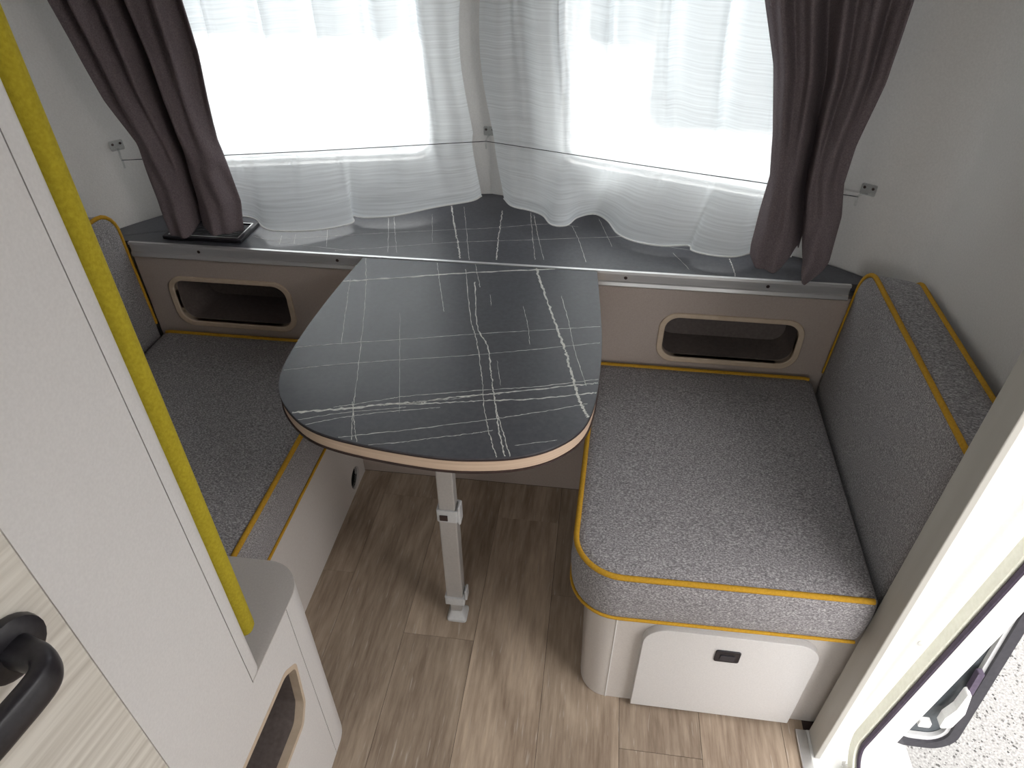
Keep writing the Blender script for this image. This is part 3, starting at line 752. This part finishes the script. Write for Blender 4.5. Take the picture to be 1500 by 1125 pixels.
# ================================================================ UPHOLSTERY
def cushion(name, outline, z0, z1, dome, label, cat, side_x, cat_mat='tweed'):
    root = empty(name, (sum(p[0] for p in outline) / len(outline), sum(p[1] for p in outline) / len(outline), z0))
    tag(root, label, cat)
    c = Vector((root.location.x, root.location.y)); bm = bmesh.new(); rings = []
    # resample the outline evenly
    P = [Vector(p) for p in outline]; L = [0]
    for a, b in zip(P, P[1:] + P[:1]): L.append(L[-1] + (b - a).length)
    n = 160; pts = []
    for k in range(n):
        t = L[-1] * k / n; i = max(j for j in range(len(L)) if L[j] <= t + 1e-9); i = min(i, len(P) - 1)
        a, b = P[i], P[(i + 1) % len(P)]; pts.append(a.lerp(b, (t - L[i]) / max(1e-9, (L[i + 1] - L[i]))))
    def inward(d):
        out = []
        for i, p in enumerate(pts):
            t = (pts[(i + 1) % n] - pts[i - 1]).normalized(); nn = Vector((-t.y, t.x))
            out.append(p + nn * d)
        return out
    def open_run(q):
        # the seam is piped on all sides but the one pressed against the back cushion
        nx = [(pts[(i + 1) % n] - pts[i - 1]).normalized().y for i in range(n)]      # outward normal, x component
        keep = [side_x * nx[i] < 0.8 for i in range(n)]
        st = next(i for i in range(n) if keep[i] and not keep[i - 1])
        return [q[(st + k) % n] for k in range(n) if keep[(st + k) % n]]
    h = z1 - z0
    prof = [(0.010, 0.0), (0.003, 0.006), (0.0, 0.02), (-0.003, h * 0.5), (0.0, h - 0.022), (0.003, h - 0.008), (0.009, h - 0.001)]
    for d, dz in prof:
        rings.append([bm.verts.new((q.x, q.y, z0 + dz)) for q in inward(d)])
    for s in (0.94, 0.85, 0.7, 0.5, 0.3, 0.12):
        base = inward(0.009)
        rings.append([bm.verts.new((c.x + (q.x - c.x) * s, c.y + (q.y - c.y) * s, z1 + dome * (1 - s ** 5))) for q in base])
    for A, B in zip(rings[:-1], rings[1:]):
        for k in range(n): bm.faces.new((A[k], A[(k + 1) % n], B[(k + 1) % n], B[k]))
    bm.faces.new(rings[0][::-1]); bm.faces.new(rings[-1])
    o = from_bm('cover', bm, cat_mat, root, smooth=True)
    tube('piping', [(q.x, q.y, z1 - 0.0015) for q in open_run(inward(0.004))], 0.0056, 'yellow', root, False, 8)['label'] = 'mustard yellow piping'
    tube('piping', [(q.x, q.y, z0 + 0.0045) for q in open_run(inward(0.001))], 0.0036, 'yellow', root, False, 8)['label'] = 'mustard yellow piping'
    return root
cushion('seat_cushion', round_poly([(0.003, 0.757), (0.5425, 0.765), (0.565, 1.417), (0.025, 1.417)], [0.092, 0.012, 0.02, 0.015], 10), 0.3588, 0.485, 0.005,
        'grey tweed seat cushion with mustard piping on the right box', 'seat cushion', 1)
cushion('seat_cushion', round_poly([(-1.152, 0.695), (-0.613, 0.695), (-0.613, 1.417), (-1.152, 1.417)], [0.02, 0.02, 0.02, 0.02], 6), 0.3588, 0.485, 0.005,
        'grey tweed seat cushion with mustard piping on the left bench', 'seat cushion', -1)

def backrest(name, xf, thick, y0, y1, z0, z1, rtop, rnear, side, label):
    """xf(y,z): x of the seat-side face; side=+1 grows towards +x"""
    root = empty(name, (xf((y0 + y1) / 2, z0) + side * thick / 2, (y0 + y1) / 2, z0)); tag(root, label, 'back cushion')
    outl = round_poly([(y0, z0), (y1, z0), (y1, z1), (y0, z1)], [0.02, 0.02, rtop, rnear], 10)
    P = [Vector(p) for p in outl]; L = [0]
    for a, b in zip(P, P[1:] + P[:1]): L.append(L[-1] + (b - a).length)
    n = 140; pts = []
    for k in range(n):
        t = L[-1] * k / n; i = min(max(j for j in range(len(L)) if L[j] <= t + 1e-9), len(P) - 1)
        a, b = P[i], P[(i + 1) % len(P)]; pts.append(a.lerp(b, (t - L[i]) / max(1e-9, (L[i + 1] - L[i]))))
    def inw(d):
        out = []
        for i, p in enumerate(pts):
            t = (pts[(i + 1) % n] - pts[i - 1]).normalized(); out.append(p + Vector((-t.y, t.x)) * d)
        return out
    c = Vector(((y0 + y1) / 2, (z0 + z1) / 2)); bm = bmesh.new(); rings = []
    def W(q, w): return (xf(q.x, q.y) + side * w, q.x - 0.045 * max(0.0, w / thick) * max(0.0, q.x - (y1 - 0.15)) / 0.15, q.y)   # far end tapers along the rounded wall corner
    for s in (0.12, 0.35, 0.6, 0.8, 0.93):
        rings.append([bm.verts.new(W(c + (q - c) * s, -0.006 * (1 - s ** 4))) for q in inw(0.008)])
    for d, w in ((0.008, 0.001), (0.002, 0.008), (0.0, 0.02), (0.0, thick - 0.02), (0.002, thick - 0.008), (0.008, thick - 0.001)):
        rings.append([bm.verts.new(W(q, w)) for q in inw(d)])
    for s in (0.6, 0.2):
        rings.append([bm.verts.new(W(c + (q - c) * s, thick)) for q in inw(0.008)])
    for A, B in zip(rings[:-1], rings[1:]):
        for k in range(n): bm.faces.new((A[k], A[(k + 1) % n], B[(k + 1) % n], B[k]))
    bm.faces.new(rings[0][::-1]); bm.faces.new(rings[-1])
    from_bm('cover', bm, 'tweed', root, smooth=True)
    for w in (0.003, thick - 0.003):
        run = inw(0.0025); st = next(i for i in range(n) if run[i].y > 0.492 and run[i - 1].y <= 0.492); run = run[st:] + run[:st]
        tube('piping', [W(q, w) for q in run if q.y > 0.492], 0.0052, 'yellow', root, False, 8)['label'] = 'mustard yellow piping'
    return root
backrest('back_cushion', lambda y, z: 0.582 + (y - 1.43) * 0.040 + max(0.0, z - 0.487) * 0.045, 0.092, 0.7815, 1.421, 0.3592, 0.806, 0.075, 0.012, 1,
         'grey tweed back cushion with mustard piping against the right wall')
backrest('back_cushion', lambda y, z: -1.165 - (z - 0.487) * 0.02, 0.095, 0.720, 1.421, 0.3592, 0.835, 0.060, 0.05, -1,
         'grey tweed back cushion with mustard piping against the left wall')

# ================================================================ TABLE
tb = empty('dining_table', (-0.27, 0.97, 0)); tag(tb, 'black marbled drop-in table with pale beech edge and one grey leg', 'table')
side_pts = [(0.021, 1.300), (0.030, 1.150), (0.030, 1.023), (0.022, 0.920), (0.002, 0.855), (-0.040, 0.808), (-0.093, 0.780), (-0.157, 0.766), (-0.224, 0.762), (-0.317, 0.770), (-0.402, 0.785), (-0.457, 0.805), (-0.503, 0.840), (-0.541, 0.888), (-0.562, 0.947), (-0.570, 1.025), (-0.570, 1.139), (-0.562, 1.286)]
t_out = [(0.012, 1.4145)] + [(p.x, p.y) for p in catmull([(x, y, 0) for x, y in [(0.012, 1.4145)] + side_pts + [(-0.550, 1.4145)]], 5)][1:]
def offset(poly, d):
    out = []; n = len(poly)
    for i in range(n):
        a = Vector(poly[i - 1]); b = Vector(poly[(i + 1) % n]); t = (b - a).normalized(); p = Vector(poly[i])
        if p.y > 1.414: out.append((p.x - (d if p.x > -0.3 else -d), p.y)); continue
        out.append(tuple(p + Vector((t.y, -t.x)) * d * -1))
    return out
area = sum(t_out[i - 1][0] * t_out[i][1] - t_out[i][0] * t_out[i - 1][1] for i in range(len(t_out)))
sgn = 1 if area < 0 else -1
def shrink(d):
    cx, cyy = -0.27, 1.09
    return [(cx + (x - cx) * (1 - d / 0.3), cyy + (y - cyy) * (1 - d / 0.33) if y < 1.41 else y) for x, y in t_out]
top = prism('table_top', t_out, 0.7405, 0.745, XY, 'marble', tb)
prism('edge_band', shrink(0.0012), 0.7155, 0.7405, XY, 'ply', tb)
prism('edge_line', shrink(-0.0006), 0.7385, 0.7412, XY, 'dark_line', tb)
prism('under_sheet', shrink(-0.0012), 0.7120, 0.7155, XY, 'dark_line', tb)
veins('marble_veins', TABLE_VEINS, 0.7453, top, lambda p: in_poly(p, shrink(0.0008)))
lx0, lx1, ly0, ly1 = -0.288, -0.248, 0.948, 0.980
leg = box('leg', (lx0 + 0.002, ly0 + 0.002, 0.375), (lx1 - 0.002, ly1 - 0.002, 0.712), 'leg_grey', tb, bevel=0.003)
low = box('lower_leg', (lx0, ly0, 0.085), (lx1, ly1, 0.385), 'leg_grey', tb, bevel=0.003)
ring('hinge_collar', rect(lx0 - .003, lx1 + .003, ly0 - .003, ly1 + .003, 0.004, 3), rect(lx0 + .001, lx1 - .001, ly0 + .001, ly1 - .001, 0.002, 3), 0.368, 0.402, XY, 'plastic_grey', tb)
box('hinge_catch', (lx0 + 0.004, ly0 - 0.006, 0.374), (lx0 + 0.022, ly0 - 0.003, 0.390), 'dark_line', tb, bevel=0.001)
box('hinge_lug', (lx1 + 0.003, ly0, 0.360), (lx1 + 0.009, ly1 - 0.006, 0.412), 'plastic_grey', tb, bevel=0.002)
ring('sleeve', rect(lx0 - .004, lx1 + .004, ly0 - .004, ly1 + .004, 0.004, 3), rect(lx0 + .001, lx1 - .001, ly0 + .001, ly1 - .001, 0.002, 3), 0.066, 0.092, XY, 'plastic_grey', tb)
box('clamp_lever', (lx1 + 0.004, ly0 + 0.004, 0.078), (lx1 + 0.010, ly1 - 0.004, 0.112), 'plastic_grey', tb, bevel=0.002)
box('inner_leg', (lx0 + 0.006, ly0 + 0.005, 0.012), (lx1 - 0.006, ly1 - 0.005, 0.088), 'leg_grey', tb, bevel=0.002)
bm = bmesh.new()
F = [[(lx0 - .003, lx1 + .006, ly0 - .008, ly1 + .006, 0.0006), (lx0 - .003, lx1 + .006, ly0 - .008, ly1 + .006, 0.008), (lx0 + .002, lx1 - .002, ly0, ly1, 0.018), (lx0 + .005, lx1 - .005, ly0 + .003, ly1 - .003, 0.03)]][0]
rr = []
for a, b, c_, d_, z in F: rr.append([bm.verts.new((u, v, z)) for u, v in rect(a, b, c_, d_, 0.007, 4)])
for A, B in zip(rr[:-1], rr[1:]):
    for k in range(len(A)): bm.faces.new((A[k], A[(k + 1) % len(A)], B[(k + 1) % len(A)], B[k]))
bm.faces.new(rr[0]); bm.faces.new(rr[-1])
smooth_angle(from_bm('foot', bm, 'plastic_grey', tb))

# ================================================================ CURTAINS
HEM_L = [(-0.318, 1.765), (-0.34, 1.721), (-0.423, 1.669), (-0.52, 1.613), (-0.601, 1.600), (-0.640, 1.611), (-0.625, 1.570), (-0.689, 1.516), (-0.768, 1.486), (-0.822, 1.487), (-0.87, 1.535), (-0.924, 1.549), (-0.945, 1.535), (-0.98, 1.57), (-1.02, 1.58)]
HEM_R = [(-0.255, 1.76), (-0.225, 1.703), (-0.176, 1.678), (-0.137, 1.648), (-0.11, 1.597), (-0.072, 1.602), (-0.049, 1.659), (-0.006, 1.695), (0.03, 1.661), (0.057, 1.59), (0.099, 1.549), (0.164, 1.527), (0.226, 1.530), (0.232, 1.500), (0.272, 1.478), (0.326, 1.475), (0.378, 1.505), (0.42, 1.505), (0.46, 1.50)]
def sheer(name, hem, xw, xt, off_w, off_t, nf, seed, label):
    rnd = random.Random(seed); ph = [rnd.uniform(0, 6.28) for _ in range(6)]
    H = catmull([(x, y, 0) for x, y in hem], 14); D = [0]
    for a, b in zip(H[:-1], H[1:]): D.append(D[-1] + (b - a).length)
    NU = 220; ztop = 1.78
    zs = [0.768 + 0.137 * (k / 16) for k in range(17)] + [0.905 + (ztop - 0.905) * (k / 34) for k in range(1, 35)]
    me = bpy.data.meshes.new(name); verts = []; uvs = []
    hemp = []
    for iu in range(NU + 1):
        u = iu / NU; t = u * D[-1]; j = max(k for k in range(len(D)) if D[k] <= t + 1e-9); j = min(j, len(H) - 2)
        hemp.append(H[j].lerp(H[j + 1], (t - D[j]) / max(1e-9, D[j + 1] - D[j])))
    for z in zs:
        for iu in range(NU + 1):
            u = iu / NU
            fold = math.sin(2 * math.pi * nf * u + ph[0] + 1.3 * math.sin(5 * u + ph[1])) + 0.45 * math.sin(2 * math.pi * nf * 2.3 * u + ph[2])
            xa = lerp(xw[0], xw[1], u); xa += 0.006 * math.sin(2 * math.pi * nf * u + ph[3])
            ya = wall_y(xa) - off_w + 0.006 * fold
            if z <= 0.905:
                s = (z - 0.768) / 0.137; s2 = s ** 0.85; s2 = lerp(s2, sstep(s2), 0.5)
                h = hemp[iu]; x = lerp(h.x, xa, s2); y = lerp(h.y, ya, s2)
                zz = z + (1 - s) * 0.006 * math.sin(9 * u + ph[4])
            else:
                s = sstep((z - 0.905) / 0.35); xt_ = lerp(xt[0], xt[1], u) + 0.012 * math.sin(2 * math.pi * nf * u + ph[3])
                x = lerp(xa, xt_, s); y = lerp(ya, wall_y(xt_) - off_t + 0.016 * fold, s); zz = z
                # limp leading edge
                if u < 0.10: x += 0.012 * math.sin((z - 0.905) * 11 + ph[5]) * (0.10 - u) / 0.10
            y = min(y, wall_y(max(-1.25, min(0.6, x))) - 0.004)
            verts.append((x, y, zz)); uvs.append((u * 1.4, zz))
    faces = [(r * (NU + 1) + c, r * (NU + 1) + c + 1, (r + 1) * (NU + 1) + c + 1, (r + 1) * (NU + 1) + c) for r in range(len(zs) - 1) for c in range(NU)]
    me.from_pydata(verts, [], faces); uvl = me.uv_layers.new(name='UVMap')
    for lp in me.loops: uvl.data[lp.index].uv = uvs[lp.vertex_index]
    me.polygons.foreach_set('use_smooth', [True] * len(me.polygons))
    root = empty(name, (verts[NU // 2][0], verts[NU // 2][1], 0.768)); tag(root, label, 'sheer curtain', 'white sheers at the front windows')
    o = link('voile', me, 'sheer'); adopt(o, root)
    tube('hem', [Vector(verts[i]) + Vector((0, 0, -0.001)) for i in range(0, NU + 1, 2)], 0.0022, 'white', root, n=6)
    return root
sheer('sheer_curtain', HEM_L, (-0.350, -1.06), (-0.372, -1.06), 0.052, 0.050, 6.0, 4, 'white sheer curtain left of the centre pillar, hanging over the shelf')
sheer('sheer_curtain', HEM_R, (-0.280, 0.48), (-0.311, 0.46), 0.040, 0.045, 6.5, 9, 'white sheer curtain right of the centre pillar, hanging over the shelf')

def drape(name, A, B, left, right, hemz, crease, nf, seed, label, lobes):
    """A,B: plan line the drape hangs in; left/right: (z, x) tables; crease: (z, u) table of the deep fold"""
    rnd = random.Random(seed); ph = [rnd.uniform(0, 6.28) for _ in range(5)]
    d = (Vector(B) - Vector(A)); nrm = Vector((-d.y, d.x)).normalized() * -1      # towards the room
    NU, NZ = 120, 90; ztop = 1.78; verts = []
    for iz in range(NZ + 1):
        for iu in range(NU + 1):
            u = iu / NU; f = iz / NZ
            z = lerp(hemz(u), ztop, f ** 1.25)
            xl = table_lookup(left, z); xr = table_lookup(right, z)
            x = lerp(xl, xr, u); t = (x - A[0]) / d.x; y = A[1] + d.y * t
            up = sstep((z - 0.92) / 0.35)
            fold = math.cos(2 * math.pi * nf * u + ph[0] + 0.8 * math.sin(4 * u + ph[1])) * lerp(0.004, 0.017, up) + 0.006 * up * math.sin(2 * math.pi * nf * 2.1 * u + ph[2])
            uc = table_lookup(crease, z); tie = lerp(1.0, 0.35, sstep((z - 1.0) / 0.3)) * lerp(1.0, 0.75, sstep((0.85 - z) / 0.1))
            lob = 0.030 * math.sin(math.pi * min(1, u / max(uc, .01))) ** 0.8 if u < uc else 0.030 * math.sin(math.pi * min(1, (u - uc) / (1 - uc))) ** 0.8
            cr = -0.042 * math.exp(-((u - uc) / 0.045) ** 2)
            # soft wrinkles radiating from the tie
            wr = 0.004 * math.sin(26 * u + 34 * (z - 0.95) + ph[3]) * math.exp(-((z - 0.93) / 0.09) ** 2) + 0.003 * math.sin(17 * u - 22 * z + ph[4])
            off = fold + tie * (lob + cr) + wr
            flare = 0.012 * sstep((0.86 - z) / 0.1) * lobes(u)
            verts.append((x + nrm.x * (off + flare), y + nrm.y * (off + flare), z))
    faces = [(r * (NU + 1) + c, r * (NU + 1) + c + 1, (r + 1) * (NU + 1) + c + 1, (r + 1) * (NU + 1) + c) for r in range(NZ) for c in range(NU)]
    me = bpy.data.meshes.new(name); me.from_pydata(verts, [], faces)
    me.polygons.foreach_set('use_smooth', [True] * len(me.polygons))
    o = link(name, me, 'drape'); tag(o, label, 'curtain', 'mauve grey side curtains')
    md = o.modifiers.new('cloth thickness', 'SOLIDIFY'); md.thickness = 0.0022; md.offset = 0
    c = Vector(((left[0][1] + right[0][1]) / 2, (A[1] + B[1]) / 2, 0.75)); me.transform(Matrix.Translation(-c)); o.location = c
    return o
drape('drape', (-1.25, 1.405), (-0.80, 1.545),
      [(0.75, -1.062), (0.82, -1.068), (0.89, -1.070), (0.98, -1.074), (1.08, -1.107), (1.206, -1.131), (1.281, -1.146), (1.78, -1.205)],
      [(0.74, -0.895), (0.765, -0.893), (0.828, -0.886), (0.906, -0.894), (0.98, -0.903), (1.17, -0.893), (1.274, -0.896), (1.78, -0.90)],
      lambda u: 0.757 + 0.020 * math.exp(-((u - 0.42) / 0.10) ** 2) + 0.010 * (u - 0.5) * 0,
      [(0.75, 0.40), (0.85, 0.42), (0.95, 0.47), (1.05, 0.50), (1.3, 0.52), (1.78, 0.52)], 4.6, 21,
      'mauve-grey linen curtain tied beside the left window', lambda u: 1.0)
drape('drape', (0.20, 1.513), (0.66, 1.373),
      [(0.75, 0.368), (0.771, 0.360), (0.813, 0.355), (0.895, 0.356), (0.971, 0.360), (1.055, 0.347), (1.181, 0.319), (1.295, 0.279), (1.78, 0.22)],
      [(0.752, 0.500), (0.806, 0.515), (0.908, 0.512), (0.979, 0.498), (1.055, 0.499), (1.177, 0.516), (1.309, 0.518), (1.78, 0.53)],
      lambda u: (0.770 + 0.045 * math.exp(-((u - 0.56) / 0.09) ** 2) + 0.02 * max(0, 0.12 - u) / 0.12) if u < 0.6 else 0.7505 + 0.10 * abs((u - 0.86) / 0.26) ** 1.5,
      [(0.75, 0.60), (0.85, 0.57), (0.95, 0.49), (1.05, 0.50), (1.3, 0.46), (1.78, 0.44)], 4.4, 34,
      'mauve-grey linen curtain tied beside the right window', lambda u: 1.0)

# ---- curtain wire and its brackets
PC = Vector((-0.303, 1.836, 0.925)); PLb = Vector((-1.195, 1.545, 0.945)); PRb = Vector((0.580, 1.497, 0.938))
hookC = Vector((-0.305, 1.788, 0.912)); hookL = Vector((-1.160, 1.500, 0.925)); hookR = Vector((0.556, 1.478, 0.928))
wire = tube('curtain_wire', [hookL, hookL.lerp(hookC, 0.5) + Vector((0, 0, -0.002)), hookC, hookC.lerp(hookR, 0.5) + Vector((0, 0, -0.002)), hookR], 0.0011, 'frame_grey', n=6)
tag(wire, 'thin dark wire stretched across both sheer curtains', 'curtain wire')
def bracket(p, hook, nrm, label):
    nrm = Vector(nrm).normalized(); s = Vector((-nrm.y, nrm.x, 0)).normalized()
    root = empty('wire_bracket', p); tag(root, label, 'bracket', 'clear plastic wire brackets')
    fn = lambda u, v, w: tuple(p + s * u + Vector((0, 0, v)) + nrm * w)
    prism('plate', rect(-0.016, 0.016, -0.012, 0.012, 0.003, 4), 0.0, 0.004, fn, 'clear_plastic', root)
    for q in (-0.009, 0.009):
        lathe('screw', [(0, 0), (0.0032, 0), (0.0024, 0.0015), (0, 0.0015)], p + s * q + nrm * 0.004 + Vector((0, 0, 0.004)), nrm, 'dark_line', root, 10)
    a = p + nrm * 0.004 - Vector((0, 0, 0.009))
    tube('hook', catmull([a, a.lerp(hook, 0.6) + Vector((0, 0, 0.004)), hook + Vector((0, 0, 0.003)), hook + nrm * 0.006 - Vector((0, 0, 0.004)), hook + nrm * 0.004 - Vector((0, 0, 0.018))], 5), 0.0025, 'clear_plastic', root, n=8)
bracket(PC, hookC, (0, -1, 0), 'small clear bracket on the centre pillar holding the wire')
bracket(PLb, hookL, (0.78, -0.62, 0), 'small clear bracket on the wall beside the left curtain')
bracket(PRb, hookR, (-0.6, -0.8, 0), 'small clear bracket on the wall beside the right curtain')

# ---- vent tray on the shelf
vt = empty('vent_grille', (-0.98, 1.50, 0.745)); tag(vt, 'black rectangular vent grille on the shelf under the left curtain', 'vent grille')
ring('frame', rect(-1.085, -0.876, 1.449, 1.560, 0.003, 3), rect(-1.070, -0.891, 1.464, 1.545, 0.002, 3), 0.7456, 0.7535, XY, 'black', vt, bevel=0.001)
ring('chrome_line', rect(-1.0745, -0.8865, 1.4595, 1.5495, 0.002, 3), rect(-1.0715, -0.8895, 1.4625, 1.5465, 0.002, 3), 0.7530, 0.7542, XY, 'alu', vt)
for k in range(9):
    y = 1.468 + k * 0.0088
    box('slat', (-1.071, y, 0.7458), (-0.890, y + 0.005, 0.7500), 'black', vt)
